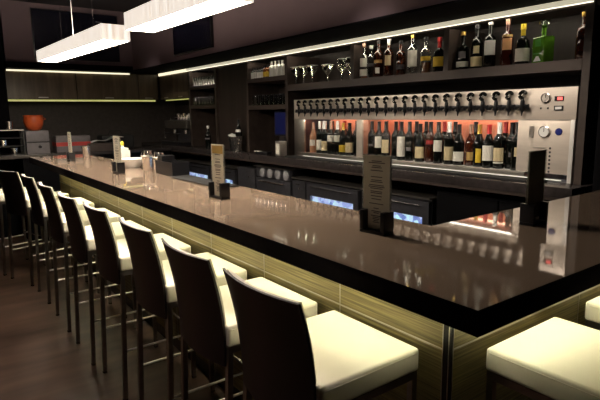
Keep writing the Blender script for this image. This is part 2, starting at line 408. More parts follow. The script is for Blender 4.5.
stool_labels = ['white-seated bar stool with curved black back, nearest the camera, before the striped bar front',
                'second black-backed bar stool from the camera on the long side of the bar',
                'third black-backed bar stool from the camera on the long side of the bar',
                'fourth black-backed bar stool from the camera on the long side of the bar',
                'fifth black-backed bar stool from the camera on the long side of the bar',
                'sixth black-backed bar stool from the camera on the long side of the bar',
                'seventh black-backed bar stool from the camera, near the far end of the bar',
                'shadowed black-backed bar stool pulled out from the far end of the bar',
                'darkest, farthest-left bar stool at the frame edge, turned aside beyond the others']
spots = [(1.0, 1.215, 0), (1.0, 1.735, 0), (1.0, 2.285, 0), (.985, 2.89, 0), (.957, 3.43, 0), (.955, 4.07, 0), (.952, 4.79, .02), (.86, 5.44, .30), (.70, 5.98, .30)]
st0 = make_stool(stool_labels[0])
for i, (x, y, a) in enumerate(spots):
    o = st0 if i == 0 else dup(st0, (x, y, 0), a, stool_labels[i])
    o.location = (x, y + .012, 0); o.rotation_euler = (0, 0, a)
dup(st0, (1.592, .678, 0), PI / 2, 'bar stool with a wide white seat at the short side, lower right of the photo')
dup(st0, (2.25, .678, 0), PI / 2, 'bar stool whose white seat corner just enters the right edge of the photo')

# ------------------------------------------------------------ menu stands
def card_bm(cw, ch, z0):
    bm = nb(); box(bm, -.003, .003, -cw / 2, cw / 2, z0, z0 + ch); return bm
def menu(label, x, y, rz, cw=.124, paper='paper', header=False, dark=False):
    t = thing('menu_stand', label, 'menu stand', (x, y, ZB), rz, 'menu stands along the bar')
    bm = nb(); box(bm, -.028, .028, -.058, .058, 0, .012, bev=.002); box(bm, -.028, .028, -.058, -.040, .0121, .084, bev=.002); box(bm, -.028, .028, .040, .058, .0121, .084, bev=.002)
    obj('holder', bm, 'black_plastic', t, True)
    c = obj('menu_card', card_bm(.078, .012, .0125), paper, t)
    bm = nb(); box(bm, -.0025, .0025, -.0395, .0395, .0248, .084); box(bm, -.0025, .0025, -cw / 2, cw / 2, .0845, .283)
    d = obj('printed_sheet', bm, 'sheet_dark' if dark else paper, c)
    bm = nb(); random.seed(3)
    zz = .262
    while zz > .03 and not dark:
        lw_ = random.uniform(.35, .8) * (cw / 2 - .012 if zz > .09 else .03)
        if random.random() < .85: box(bm, -.0033, -.0026, -lw_, lw_, zz, zz + .0028)
        zz -= random.choice((.006, .006, .011))
    if not dark: obj('printed_text', bm, 'grey_card', c)
    if header:
        bm = nb(); box(bm, -.0034, -.0026, -cw / 2 + .006, cw / 2 - .006, .235, .276); obj('header_block', bm, 'label_gold', c)
    bm = nb()
    box(bm, -.0045, .0045, -cw / 2 - .0035, -cw / 2, .0845, .286); box(bm, -.0045, .0045, cw / 2, cw / 2 + .0035, .0845, .286); box(bm, -.0045, .0045, -cw / 2, cw / 2, .2835, .286)
    obj('acrylic_edge', bm, 'clear_glass', t)
    return t
menu('tall printed menu in a black U-shaped holder nearest the bar corner, lit fridges behind', 1.318, 1.322, .08)
menu('tall menu card with gold header block in a black holder, middle of the bar', 1.245, 2.41, .14, header=True, paper='paper', cw=.104)
menu('grey-green menu card in a black holder beside the white bowl', 1.215, 4.0, .08)
menu('small-looking menu card in a black holder nearest the far end of the bar', 1.20, 5.45, 0)
menu('dark menu card in a black holder on the short side, before the dispenser', 1.897, 1.045, PI / 2 + .05, dark=True)

# ------------------------------------------------------------ small things on the bar
def cup(name, label, cat, x, y, z, r0, r1, h, m, group=None, n=24, wall=.003, parts=None):
    bm = nb(); lathe(bm, [(0, 0), (r0, 0), (r1, h), (r1 - wall, h), (r0 - wall, wall), (0, wall)], n)
    o = obj(name, bm, m, None, True); o.location = (x, y, z); return tag(o, label, cat, group)
cup('metal_cup', 'steel tumbler standing alone near the far end of the bar', 'cup', 1.44, 5.82, ZB, .038, .048, .115, 'chrome')
cup('serving_bowl', 'white bowl beside the napkin box on the bar', 'bowl', 1.44, 4.36, ZB, .06, .115, .075, 'white_plastic')
t = thing('squeeze_bottle', 'white squeeze bottle with yellow cap behind the white bowl', 'bottle', (1.50, 4.78, ZB))
bm = nb(); lathe(bm, [(0, 0), (.030, 0), (.030, .12), (.014, .15), (.012, .165), (0, .165)], 18); obj('body', bm, 'white_plastic', t, True)
bm = nb(); lathe(bm, [(.014, .166), (.016, .166), (.016, .19), (.006, .205), (0, .205)], 14); obj('cap', bm, 'foil_yellow', t, True)
t = thing('napkin_box', 'white napkin box standing behind the white bowl', 'napkin holder', (1.46, 4.66, ZB))
bx('box', (-.05, .05, -.06, .06, 0, .13), 'white_plastic', t, bev=.004); bx('napkin_stack', (-.04, .04, -.05, .05, .131, .15), 'paper', t)
t = thing('white_towel', 'white towel draped over the wooden box before the black bag on the far counter', 'towel', (2.02, 7.05, 1.212))
bm = nb(); random.seed(5); V = [[bm.verts.new((i * .42 / 12 - .21, j * .05 - .05, .012 * math.sin(i * .9) + .006 * i + .004 * j)) for j in range(3)] for i in range(13)]
for i in range(12):
    for j in range(2): bm.faces.new((V[i][j], V[i + 1][j], V[i + 1][j + 1], V[i][j + 1]))
bmesh.ops.solidify(bm, geom=bm.faces[:], thickness=.035); obj('cloth', bm, 'white_plastic', t, True)
# shakers
def shaker(label, x, y, h=.155):
    t = thing('cocktail_shaker', label, 'cocktail shaker', (x, y, ZB), 0, 'cocktail shakers on the bar')
    bm = nb(); lathe(bm, [(0, 0), (.038, 0), (.046, h * .75), (.0465, h * .76), (.038, h), (0, h)], 20); obj('tin', bm, 'chrome', t, True)
    bm = nb(); lathe(bm, [(.0475, h * .70), (.049, h * .71), (.049, h * .75), (.0475, h * .76)], 20); obj('rim_band', bm, 'steel', t, True)
shaker('steel cocktail shaker nearest the white bowl', 1.47, 4.07); shaker('steel cocktail shaker just right of the other beside the black caddy', 1.50, 3.90, .15)
t = thing('bar_caddy', 'black plastic bar caddy on the inner edge of the bar beside the shakers', 'caddy', (1.49, 3.62, ZB))
bm = nb(); box(bm, -.065, .065, -.16, .16, 0, .006); 
for d in ((-.065, -.06, -.16, .16), (.06, .065, -.16, .16), (-.06, .06, -.16, -.155), (-.06, .06, .155, .16), (-.06, .06, -.05, -.045), (-.06, .06, .05, .055)): box(bm, *d, .006, .10)
obj('tray', bm, 'black_plastic', t)
bx('straw_holder', (-.05, .05, .06, .15, .007, .135), 'black_plastic', t)
o = bx('bar_mat', (-.07, .07, -.36, .36, 0, .010), 'black_rubber', None, bev=.003); o.location = (1.47, 3.08, ZB); tag(o, 'narrow black rubber bar mat along the inner edge of the bar', 'bar mat')

# ------------------------------------------------------------ back bar counter and what stands below
CX = 2.91
t = thing('back_counter', 'dark brown worktop running under the shelves and dispenser', 'worktop', (3.2, 4, 1.043))
bx('worktop', (CX - 3.2, .30, 1.39 - 4, 8.28 - 4, .018, .080), 'worktop_dark', t, bev=.003)
bx('fascia', (CX - 3.2 + .004, CX - 3.2 + .03, 1.39 - 4, 8.28 - 4, 0, .0175), 'shelf_wood', t)

def fridge(label, y0, y1, wins, ztop=.935, n=2):
    t = thing('bar_fridge', label, 'fridge', (3.2, y0, 0)); L = y1 - y0; xf = -.255
    bm = nb(); box(bm, xf + .03, .28, 0, L, .10, ztop - .012); obj('body', bm, 'black_plastic', t)
    bm = nb(); box(bm, xf - .005, .28, 0, L, ztop - .0115, ztop); obj('top_plate', bm, 'steel', t)
    bm = nb(); box(bm, xf + .01, xf + .03, 0, L, .05, .10); obj('kick_plate', bm, 'steel_dark', t)
    for i, (a, c, glass) in enumerate(wins):
        bm = nb(); z0, z1 = .11, ztop - .03
        if glass:
            g = glass; zg = .785
            box(bm, xf, xf + .028, a - y0, c - y0, zg, z1); box(bm, xf, xf + .028, a - y0, c - y0, z0, z0 + .06)
            box(bm, xf, xf + .028, a - y0, a - y0 + .06, z0 + .06, zg); box(bm, xf, xf + .028, c - y0 - .06, c - y0, z0 + .06, zg)
            d = obj('door', bm, 'steel_dark', t)
            bx('pane', (xf + .012, xf + .016, a - y0 + .06, c - y0 - .06, z0 + .06, zg), 'pane_glass', d)
            bx('lit_interior', (xf + .026, xf + .0295, a - y0 + .06, c - y0 - .06, z0 + .06, zg), 'fridge_light', d)
        else:
            box(bm, xf, xf + .028, a - y0, c - y0, z0, z1); d = obj('door', bm, 'steel_dark', t)
            bm = nb(); lathe(bm, [(0, 0), (.012, 0), (.010, .008), (0, .008)], 12, mtx=Matrix.Translation((xf, a - y0 + .09, z1 - .07)) @ Matrix.Rotation(-PI / 2, 4, 'Y')); obj('lock', bm, 'chrome', d, True)
        bm = nb(); tube(bm, [(xf - .016, a - y0 + .08, z1 - .03), (xf - .016, c - y0 - .08, z1 - .03)], .005, 8); obj('handle', bm, 'black_plastic', d, True)
fridge('long black bar fridge with two blue-lit glass doors behind the near menu', 2.41, 4.14, ((2.42, 3.10, 1), (3.18, 3.90, 1), (3.92, 4.13, 0)))
fridge('farther bar fridge with blue-lit glass seen behind the middle menu', 5.28, 6.95, ((5.29, 5.93, 1), (5.95, 6.75, 1)))
t = thing('storage_cabinet', 'plain black undercounter cabinet with a small lock, left of the glasswasher', 'cabinet', (3.2, 4.86, 0))
bx('body', (-.22, .28, 0, .38, .08, .96), 'black_plastic', t); d = bx('door', (-.245, -.221, .005, .375, .1, .955), 'steel_dark', t, bev=.003)
bm = nb(); lathe(bm, [(0, 0), (.010, 0), (.008, .008), (0, .008)], 12, mtx=Matrix.Translation((-.245, .12, .86)) @ Matrix.Rotation(-PI / 2, 4, 'Y')); obj('lock', bm, 'chrome', d, True)
t = thing('glasswasher', 'black undercounter glasswasher with four round dials and a steel handle', 'glasswasher', (3.2, 4.17, 0))
bx('body', (-.22, .28, 0, .66, .05, .995), 'black_plastic', t); bx('top_plate', (-.28, .28, 0, .66, .996, 1.004), 'steel', t)
d = bx('door', (-.25, -.221, .01, .65, .06, .875), 'steel_dark', t, bev=.004)
bm = nb(); tube(bm, [(-.25, .10, .845), (-.272, .10, .845), (-.272, .56, .845), (-.25, .56, .845)], .006, 8); obj('handle', bm, 'chrome', d, True)
bx('control_panel', (-.245, -.221, .01, .65, .885, .99), 'steel_dark', t)
for k in range(4):
    bm = nb(); lathe(bm, [(0, 0), (.050, 0), (.050, .006), (.044, .010), (0, .010)], 20, mtx=Matrix.Translation((-.246, .08 + .148 * k, .937)) @ Matrix.Rotation(-PI / 2, 4, 'Y')); obj('dial', bm, 'dial_grey', t, True)
t = thing('sink_cabinet', 'black cupboard under the worktop at the near end beside the bar leg', 'cabinet', (3.2, 1.39, 0))
bx('body', (-.2, .28, 0, 1.0, .08, 1.0), 'black_void', t); bx('door', (-.22, -.201, .01, .49, .1, .98), 'black_void', t); bx('door', (-.22, -.201, .50, .99, .1, .98), 'black_void', t)

# ------------------------------------------------------------ shelving
SX = 3.08; ZT = 2.175; SH = 1.845
t = thing('back_bar_shelving', 'dark wood open shelving with lit top edge above the worktop', 'shelving', (SX, 4, 1.124))
def sb(bm, x0, x1, y0, y1, z0, z1): box(bm, x0 - SX, x1 - SX, y0 - 4, y1 - 4, z0 - 1.124, z1 - 1.124)
posts = [1.447, 2.419, 3.409, 4.404, 5.185, 5.964, 6.736]
tk = .022
for i, y in enumerate(posts):
    bm = nb(); z0 = 1.125 if i in (0, 3, 4, 5, 6) else SH + .0005
    sb(bm, SX, 3.50, y - tk, y + tk, z0, ZT - .045); obj('post', bm, 'shelf_wood', t)
bm = nb(); sb(bm, SX - .002, SX + .012, 1.425, 6.76, ZT - .0445, ZT); sb(bm, SX + .012, 3.50, 1.425, 6.76, ZT - .014, ZT); obj('top_rail', bm, 'shelf_wood', t)
for a, c in zip(posts[:3] + [posts[3], posts[5]], posts[1:4] + [posts[4], posts[6]]):
    bm = nb(); sb(bm, SX + .018, SX + .034, a + .04, c - .04, ZT - .024, ZT - .0145); obj('bay_light', bm, 'led_bay', t)
def shelf(a, b_, z, th=.045, m='shelf_wood'):
    bm = nb(); sb(bm, SX + .001, 3.498, posts[a] + tk + .0005, posts[b_] - tk - .0005, z - th, z); obj('shelf', bm, m, t)
bm = nb(); sb(bm, SX - .003, 3.498, posts[0] + tk + .0005, posts[3] - tk - .0005, SH - .062, SH); obj('shelf', bm, 'shelf_wood', t)
shelf(3, 4, 1.945); shelf(3, 4, 1.650); shelf(5, 6, 1.935); shelf(5, 6, 1.68)
bm = nb(); sb(bm, SX + .03, SX + .05, posts[4] + tk, posts[5] - tk, 1.125, ZT - .045); obj('closed_panel', bm, 'espresso_wood', t)
bm = nb(); sb(bm, 3.499, 3.515, 1.43, 6.75, 1.70, ZT - .05); obj('back_board', bm, 'espresso_wood', t)
bm = nb(); sb(bm, 3.499, 3.515, 1.43, 6.75, 1.125, 1.699); obj('back_board', bm, 'back_wall_dark', t)
bm = nb(); sb(bm, SX - .022, SX - .003, 1.43, 6.76, ZT - .028, ZT + .002); obj('rail_glow_band', bm, 'rail_glow', t)  # glowing band stands in for the rail front lit from above; no lamp
bm = nb(); sb(bm, SX - .010, SX - .004, 1.43, 6.76, ZT - .032, ZT - .0285); obj('light_slot', bm, 'led_slot', t)

# wall cabinets: right wall run and far run
def wall_cab(label, x, y, rz, wd, z0=1.79, z1=2.165, dp=.32, nd=2):
    t = thing('wall_cabinet', label, 'cabinet', (x, y, z0), rz, 'upper wall cabinets over the far corner')
    bx('body', (0, wd, .02, dp, 0, z1 - z0), 'black_void', t)
    h = wd / nd
    for s in range(nd):
        d = bx('door', (s * h + .003, (s + 1) * h - .003, 0, .0195, .002, z1 - z0 - .002), 'cabinet_wood', t)
        bx('handle', ((s + .5) * h - .06, (s + .5) * h + .06, -.014, -.001, .018, .030), 'steel', d)
far_y = 7.82
for x, wd, l in ((1.0, .875, 'leftmost dark wood wall cabinet above the orange pot'), (1.88, .875, 'dark wood wall cabinet left of the far corner, right of its twin'), (2.76, .30, 'narrow dark wood filler cabinet in the far corner')):
    wall_cab(l, x, far_y, 0, wd, nd=1)
wall_cab('dark wood wall cabinet next to the open shelves above the espresso machine', SX, 7.80, -PI / 2, 1.03)
for nm, dims, l in (('led_strip', (1.02, 3.04, 7.90, 7.912, 1.764, 1.788), 'thin yellow-green LED line under the far wall cabinets'),):
    o = bx(nm, dims, 'led_under'); tag(o, l, 'LED strip')
o = bx('led_strip', (3.16, 3.172, 6.8, 7.78, 1.772, 1.786), 'led_under'); tag(o, 'short yellow-green LED line under the cabinet above the espresso machine', 'LED strip')
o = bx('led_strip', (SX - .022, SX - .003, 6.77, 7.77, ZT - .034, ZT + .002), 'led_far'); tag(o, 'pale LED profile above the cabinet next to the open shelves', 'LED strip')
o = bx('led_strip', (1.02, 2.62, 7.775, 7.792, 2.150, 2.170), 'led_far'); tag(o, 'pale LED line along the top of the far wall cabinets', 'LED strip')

# ------------------------------------------------------------ wine dispenser
MX = 3.10; m0, m1 = 1.49, 4.30; MZ = ZB + .001; MT = 1.692
t = thing('wine_dispenser', 'wide stainless steel wine dispenser with a row of black taps and lit bottle compartments', 'wine dispenser', (MX, 2.9, MZ))
def db(name, d, m, par=None, bev=0):
    o = bx(name, (d[0] - MX, d[1] - MX, d[2] - 2.9, d[3] - 2.9, d[4] - MZ, d[5] - MZ), m, par or t, bev=bev); return o
db('tap_panel', (MX, MX + .02, m0, m1, 1.502, MT), 'steel_face', bev=.002)
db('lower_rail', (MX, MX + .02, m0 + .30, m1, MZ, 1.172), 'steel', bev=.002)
db('left_frame', (MX, MX + .02, 4.13, m1, 1.1725, 1.501), 'steel', bev=.002)  # mirror-like steel unlike the tap panel; its metal stands in for darker reflections
db('centre_frame', (MX, MX + .02, 3.30, 3.37, 1.1725, 1.501), 'steel_face', bev=.002)
db('control_panel', (MX, MX + .02, m0 + .028, 1.85, 1.1725, 1.4995), 'steel_face', bev=.002)
db('light_pipe', (MX - .006, MX + .02, m0, m0 + .026, MZ, 1.4995), 'foil_white', bev=.003)
db('seam_trim', (MX - .003, MX - .0002, m0, m1, 1.4965, 1.5035), 'steel')
bm = nb()
for d in ((MX + .0205, 3.47, m0, m0 + .02, MZ, MT), (MX + .0205, 3.47, m1 - .02, m1, MZ, MT), (MX + .0205, 3.47, m0 + .02, m1 - .02, MT - .02, MT), (MX + .0205, 3.47, m0 + .02, m1 - .02, MZ, MZ + .018), (3.45, 3.47, m0 + .02, m1 - .02, MZ + .018, MT - .02), (MX + .0205, 3.45, m0 + .02, m1 - .02, 1.51, 1.53)):
    box(bm, d[0] - MX, d[1] - MX, d[2] - 2.9, d[3] - 2.9, d[4] - MZ, d[5] - MZ)
obj('casing', bm, 'steel_dark', t)
db('back_liner', (3.43, 3.449, 1.86, 4.12, MZ + .019, 1.509), 'liner_peach')
db('divider', (MX + .021, 3.428, 3.31, 3.36, MZ + .019, 1.509), 'liner_peach')
db('bottle_shelf', (MX + .021, 3.428, 1.86, 3.305, 1.162, 1.170), 'white_plastic'); db('bottle_shelf', (MX + .021, 3.428, 3.365, 4.12, 1.162, 1.170), 'white_plastic')
db('interior_lamp', (3.37, 3.40, 1.88, 3.29, 1.498, 1.508), 'led_orange'); db('interior_lamp', (3.37, 3.40, 3.38, 4.10, 1.498, 1.508), 'led_orange')
db('front_lamp', (MX + .024, MX + .044, 1.88, 3.29, 1.503, 1.509), 'led_case'); db('front_lamp', (MX + .024, MX + .044, 3.38, 4.10, 1.503, 1.509), 'led_case')
db('shelf_edge_glow', (MX - .006, MX - .0005, 1.55, 4.15, 1.135, 1.140), 'edge_glow')  # glowing strip painted in for the light caught by the glass shelf edge
db('pane', (MX + .006, MX + .010, 1.851, 3.299, 1.1725, 1.5015), 'pane_glass'); db('pane', (MX + .006, MX + .010, 3.371, 4.129, 1.1725, 1.5015), 'pane_glass')
RY = Matrix.Rotation(-PI / 2, 4, 'Y')     # lathe axis to -X
def dl(name, y, z, prof, m, par=None, n=18, x=MX, sm=True):
    bm = nb(); lathe(bm, prof, n, mtx=Matrix.Translation((x - MX, y - 2.9, z - MZ)) @ RY); return obj(name, bm, m, par or t, sm)
# taps: base plate, dark body with side levers, spout, C-shaped handle with a chrome sliver as its painted highlight
def tap_bm():
    bm = nb(); K = 1.0
    lathe(bm, [(0, 0), (.013, 0), (.013, .010), (.008, .012), (.008, .040), (0, .042)], 12, mtx=RY)
    tube(bm, [(-.030, 0, -.036), (-.030, 0, -.022), (-.030, 0, .030), (-.030, 0, .046)], [.007, .016, .013, .007], 10)
    tube(bm, [(-.034, -.044, -.020), (-.032, -.036, .0), (-.030, -.012, .0), (-.030, .012, .0), (-.032, .036, .0), (-.034, .044, -.020)], [.008, .015, .008, .008, .015, .008], 8)
    tube(bm, [(-.030, 0, -.03), (-.033, 0, -.045), (-.034, 0, -.060)], [.008, .006, .003], 8)
    return bm
def hook_bm():
    bm = nb(); pts = [(-.030, .0 + .021 * math.cos(a), .067 + .021 * math.sin(a)) for a in [math.radians(k) for k in range(-90, 190, 20)]]
    tube(bm, [(-.030, 0, .040)] + pts, [.009] + [.0115] * (len(pts) - 1) + [.006], 8)
    return bm
TY = [4.177, 4.077, 3.979, 3.880, 3.783, 3.684, 3.586, 3.487, 3.386, 3.286, 3.188, 3.09, 2.989, 2.885, 2.786, 2.686, 2.589, 2.491, 2.392, 2.291, 2.192, 2.096, 1.997, 1.903, 1.811]
mb, mh = None, None
for y in TY:
    if mb is None:
        o = obj('tap', tap_bm(), 'black_plastic', t, True); h = obj('tap_handle', hook_bm(), 'dark_glass', o, True); mb, mh = o.data, h.data
        bm = nb(); tube(bm, [(-.0425, .010, .052), (-.044, -.004, .060), (-.0425, -.011, .074)], .0035, 6); i_ = obj('handle_glint', bm, 'chrome', o, True); mi = i_.data
    else:
        o = bpy.data.objects.new('tap', mb); C.objects.link(o); o.parent = t
        h = bpy.data.objects.new('tap_handle', mh); C.objects.link(h); h.parent = o
        i_ = bpy.data.objects.new('handle_glint', mi); C.objects.link(i_); i_.parent = o
    o.location = (0, y - 2.9, 1.585 - MZ)
def gauge(y, z, rad, face, needle=True):
    g = dl('gauge', y, z, [(0, 0), (rad, 0), (rad, .012), (rad - .004, .014), (rad - .005, .011), (0, .011)], 'chrome')
    dl('dial_face', y, z, [(0, .0115), (rad - .006, .0115), (rad - .006, .0122), (0, .0122)], face, g)
    if needle: bx('needle', (-.0135, -.0125, y - 2.9 - .002, y - 2.9 + .002, z - MZ, z - MZ + rad * .7), 'ink', g)
gauge(1.675, 1.632, .030, 'steel'); gauge(1.672, 1.428, .036, 'white_plastic')
sw = db('red_display', (MX - .006, MX, 1.568, 1.622, 1.612, 1.640), 'black_plastic'); db('lit_window', (MX - .0075, MX - .0062, 1.574, 1.604, 1.617, 1.635), 'led_red', sw)
sw = db('rocker_switch', (MX - .006, MX, 1.568, 1.622, 1.556, 1.584), 'black_plastic'); db('rocker', (MX - .0085, MX - .0062, 1.576, 1.614, 1.562, 1.578), 'white_plastic', sw)
for y in (1.706, 1.662): dl('indicator', y, 1.570, [(0, 0), (.006, 0), (.005, .004), (0, .004)], 'ink')
db('door_latch', (MX - .010, MX, 1.742, 1.768, 1.392, 1.462), 'steel'); dl('blue_button', 1.585, 1.430, [(0, 0), (.022, 0), (.020, .008), (0, .010)], 'knob_blue')
for k in range(7):
    db('vent_slat', (MX - .004, MX, 1.655, 1.740, 1.325 - k * .024, 1.331 - k * .024), 'steel')
    dl('vent_hole', 1.632, 1.328 - k * .024, [(0, 0), (.007, 0), (.006, .002), (0, .002)], 'ink')
o = bx('drip_tray', (-.055, .055, -1.33, 1.33, 0, .014), 'black_rubber', None, bev=.003); o.location = (3.02, 2.95, ZB + .0005); tag(o, 'long black drip tray in front of the wine dispenser', 'drip tray')

# ------------------------------------------------------------ bottles
WINE = [(0, 0), (.036, 0), (.0375, .004), (.0375, .185), (.033, .208), (.020, .228), (.0145, .240), (.0140, .300), (.0155, .302), (.0155, .310), (0, .312)]
BURG = [(0, 0), (.039, 0), (.0405, .004), (.0405, .155), (.036, .180), (.022, .215), (.0150, .238), (.0140, .290), (.0155, .292), (.0155, .300), (0, .302)]
SPIR = [(0, 0), (.038, 0), (.040, .004), (.040, .165), (.036, .188), (.020, .205), (.0135, .215), (.013, .262), (.0165, .264), (.0165, .290), (0, .292)]
TALL = [(0, 0), (.037, 0), (.039, .004), (.038, .185), (.034, .206), (.018, .222), (.0135, .235), (.013, .290), (.016, .292), (.016, .318), (0, .32)]
SQUAT = [(0, 0), (.042, 0), (.044, .005), (.044, .125), (.038, .150), (.018, .165), (.0135, .175), (.013, .215), (.017, .217), (.017, .250), (0, .252)]
MINI = [(0, 0), (.021, 0), (.023, .002), (.023, .070), (.020, .082), (.009, .092), (.0085, .110), (.010, .111), (.010, .118), (0, .119)]
SLIM = [(0, 0), (.028, 0), (.030, .003), (.030, .095), (.026, .108), (.011, .122), (.010, .152), (.012, .153), (.012, .160), (0, .161)]
meshes = {}
def cached(key, fn):
    if key not in meshes: meshes[key] = fn()
    return meshes[key]
def part(name, key, build, m, parent, smooth=True):
    k = (key, m)
    if k in meshes:
        o = bpy.data.objects.new(name, meshes[k]); C.objects.link(o); o.parent = parent; return o
    o = obj(name, build(), m, parent, smooth); meshes[k] = o.data; return o
def prof_r(prof, z):
    for (r0, z0), (r1, z1) in zip(prof, prof[1:]):
        if z0 <= z <= z1 and z1 > z0: return r0 + (r1 - r0) * (z - z0) / (z1 - z0)
    return prof[3][0]
def bottle(name, label, cat, x, y, z, prof, glass, labels=(), foil=None, foil_z=.245, sc=1.0, group=None, liquid=None, lvl=.12, face=PI + .5):
    t = thing(name, label, cat, (x, y, z), 0, group); t.scale = (1, 1, 1)
    H = prof[-1][1]; pid = id(prof)
    P_ = [(r_, z_ * sc) for r_, z_ in prof]
    def body():
        bm = nb(); lathe(bm, P_, 20); return bm
    part('glass_body', ('b', pid, sc), body, glass, t)
    if liquid:
        def liq():
            bm = nb(); pr = [(0, .004)] + [(r_ - .003, max(.004, z_)) for r_, z_ in P_[1:4] if z_ < lvl * sc] + [(prof_r(P_, lvl * sc) - .003, lvl * sc), (0, lvl * sc)]
            lathe(bm, pr, 16); return bm
        part('liquid', ('l', pid, sc, lvl), liq, liquid, t)
    for (a, c, mt, wd) in labels:
        def lab():
            bm = nb(); n = 4; zz = [a * sc + (c - a) * sc * k / n for k in range(n + 1)]
            lathe(bm, [(prof_r(P_, q) + .0008, q) for q in zz], 12, face - wd, face + wd); return bm
        part('paper_label', ('p', pid, sc, a, c, wd), lab, mt, t)
    if foil:
        def fo():
            bm = nb(); zz = [q for q in P_ if q[1] >= foil_z * sc]; zz = [(prof_r(P_, foil_z * sc), foil_z * sc)] + zz
            lathe(bm, [(r_ + .0010 if r_ > 0 else 0, z_ + (.001 if r_ == 0 else 0)) for r_, z_ in zz], 14); return bm
        part('cap', ('f', pid, sc, foil_z), fo, foil, t)
    return t
GT = 'spirit bottles on the top shelf'
SZ = SH + .0005
sp = [
 (3.343, SPIR, 'clear_glass', ((.02, .075, 'paper', 1.1), (.095, .165, 'paper', .9)), 'foil_copper', .255, 1.03, 'amber_spirit', .02, 'clear bottle with copper cap and two white labels, leftmost spirit in its bay'),
 (3.258, SPIR, 'clear_glass', ((.10, .13, 'grey_card', .9),), 'foil_white', .258, .93, None, .1, 'short clear bottle with pale cap beside the copper-capped bottle'),
 (3.171, SPIR, 'brown_glass', ((.03, .075, 'paper', .5), (.11, .135, 'label_gold', 1)), 'foil_black', .258, 1.05, None, .1, 'dark bottle with slanted gold band and small white label'),
 (3.056, TALL, 'brown_glass', ((.09, .17, 'paper_cream', .7),), 'foil_white', .255, .98, None, .1, 'tall dark bottle with silver cap and slanted cream label'),
 (2.924, SPIR, 'brown_glass', ((.05, .09, 'ink', 1),), 'foil_black', .262, .93, 'amber_spirit', .15, 'amber bottle with small black stopper and no light label'),
 (2.803, TALL, 'clear_glass', ((.06, .185, 'paper', 1.2),), 'foil_gold', .28, .98, None, .1, 'tall bottle with gold cap and one large white label'),
 (2.670, SPIR, 'clear_glass', ((.10, .135, 'label_yellow', 1.2),), 'foil_black', .26, .92, 'amber_spirit', .085, 'clear squarish bottle with orange-brown liquid and yellow band'),
 (2.545, SQUAT, 'dark_glass', ((.04, .11, 'label_yellow', 1.3),), 'foil_red', .175, 1.0, None, .1, 'dark bottle with red cap and bright yellow label'),
 (2.340, SQUAT, 'dark_glass', ((.02, .055, 'paper', 1.2), (.075, .12, 'grey_card', .6)), 'foil_gold', .225, 1.05, None, .1, 'short dark bottle with thin white base label, leftmost in the right-hand bay'),
 (2.226, SPIR, 'dark_glass', ((.015, .08, 'paper_cream', 1.2), (.10, .15, 'paper_cream', .5)), 'foil_black', .26, 1.01, None, .1, 'dark bottle with two cream labels, one above the other'),
 (2.124, TALL, 'dark_glass', ((.085, .185, 'white_plastic', 1.1),), 'foil_white', .29, .96, None, .1, 'dark green bottle with silver-white cap and pale label'),
 (1.997, TALL, 'red_spirit', ((.105, .18, 'label_peach', .8), (.19, .205, 'label_gold', 1)), 'foil_copper', .27, .97, None, .1, 'reddish bottle with peach label and coppery cap'),
 (1.888, SQUAT, 'dark_glass', ((.02, .10, 'paper', 1.3),), 'foil_yellow', .178, 1.01, None, .1, 'dark bottle with long yellow neck and white label'),
 (1.513, SPIR, 'brown_glass', (), 'foil_gold', .26, .92, None, .10, 'part-empty dark spirit bottle with gold cap standing alone at the shelf right end'),
]
for y, pr, gl, lb, fo, fz, sc, lq, lv, lab in sp:
    bottle('spirit_bottle', lab, 'bottle', 3.165, y, SZ, pr, gl, lb, fo, fz, sc, GT, lq, lv)
# green square decanter
t = thing('green_bottle', 'square bright green bottle with clear glass stopper on the top shelf', 'bottle', (3.17, 1.755, SZ), -.35, GT)
bm = nb(); box(bm, -.040, .040, -.052, .052, 0, .160, bev=.010, seg=3); obj('glass_body', bm, 'green_glass', t, True)
bm = nb(); lathe(bm, [(.018, .161), (.015, .172), (.014, .215), (.018, .217), (.018, .222), (0, .222)], 16); obj('neck', bm, 'green_glass', t, True)
bm = nb(); lathe(bm, [(0, .223), (.014, .223), (.030, .232), (.032, .248), (.022, .258), (0, .258)], 12); obj('stopper', bm, 'clear_glass', t, True)
bm = nb(); vv = [bm.verts.new(p) for p in ((-.0412, -.032, .012), (-.0412, .032, .012), (-.0412, .010, .042), (-.0412, -.010, .042))]; bm.faces.new(vv); obj('paper_label', bm, 'white_plastic', t)
bm = nb(); box(bm, -.0415, -.0405, -.036, .036, .055, .062); obj('motif_line', bm, mat('line_green', (.06, .3, .02), .4, noise=.2), t); bm = nb(); box(bm, -.0415, -.0405, -.024, .024, .10, .145); obj('leaf_motif', bm, mat('leaf_green', (.06, .3, .02), .4, noise=.2), t)

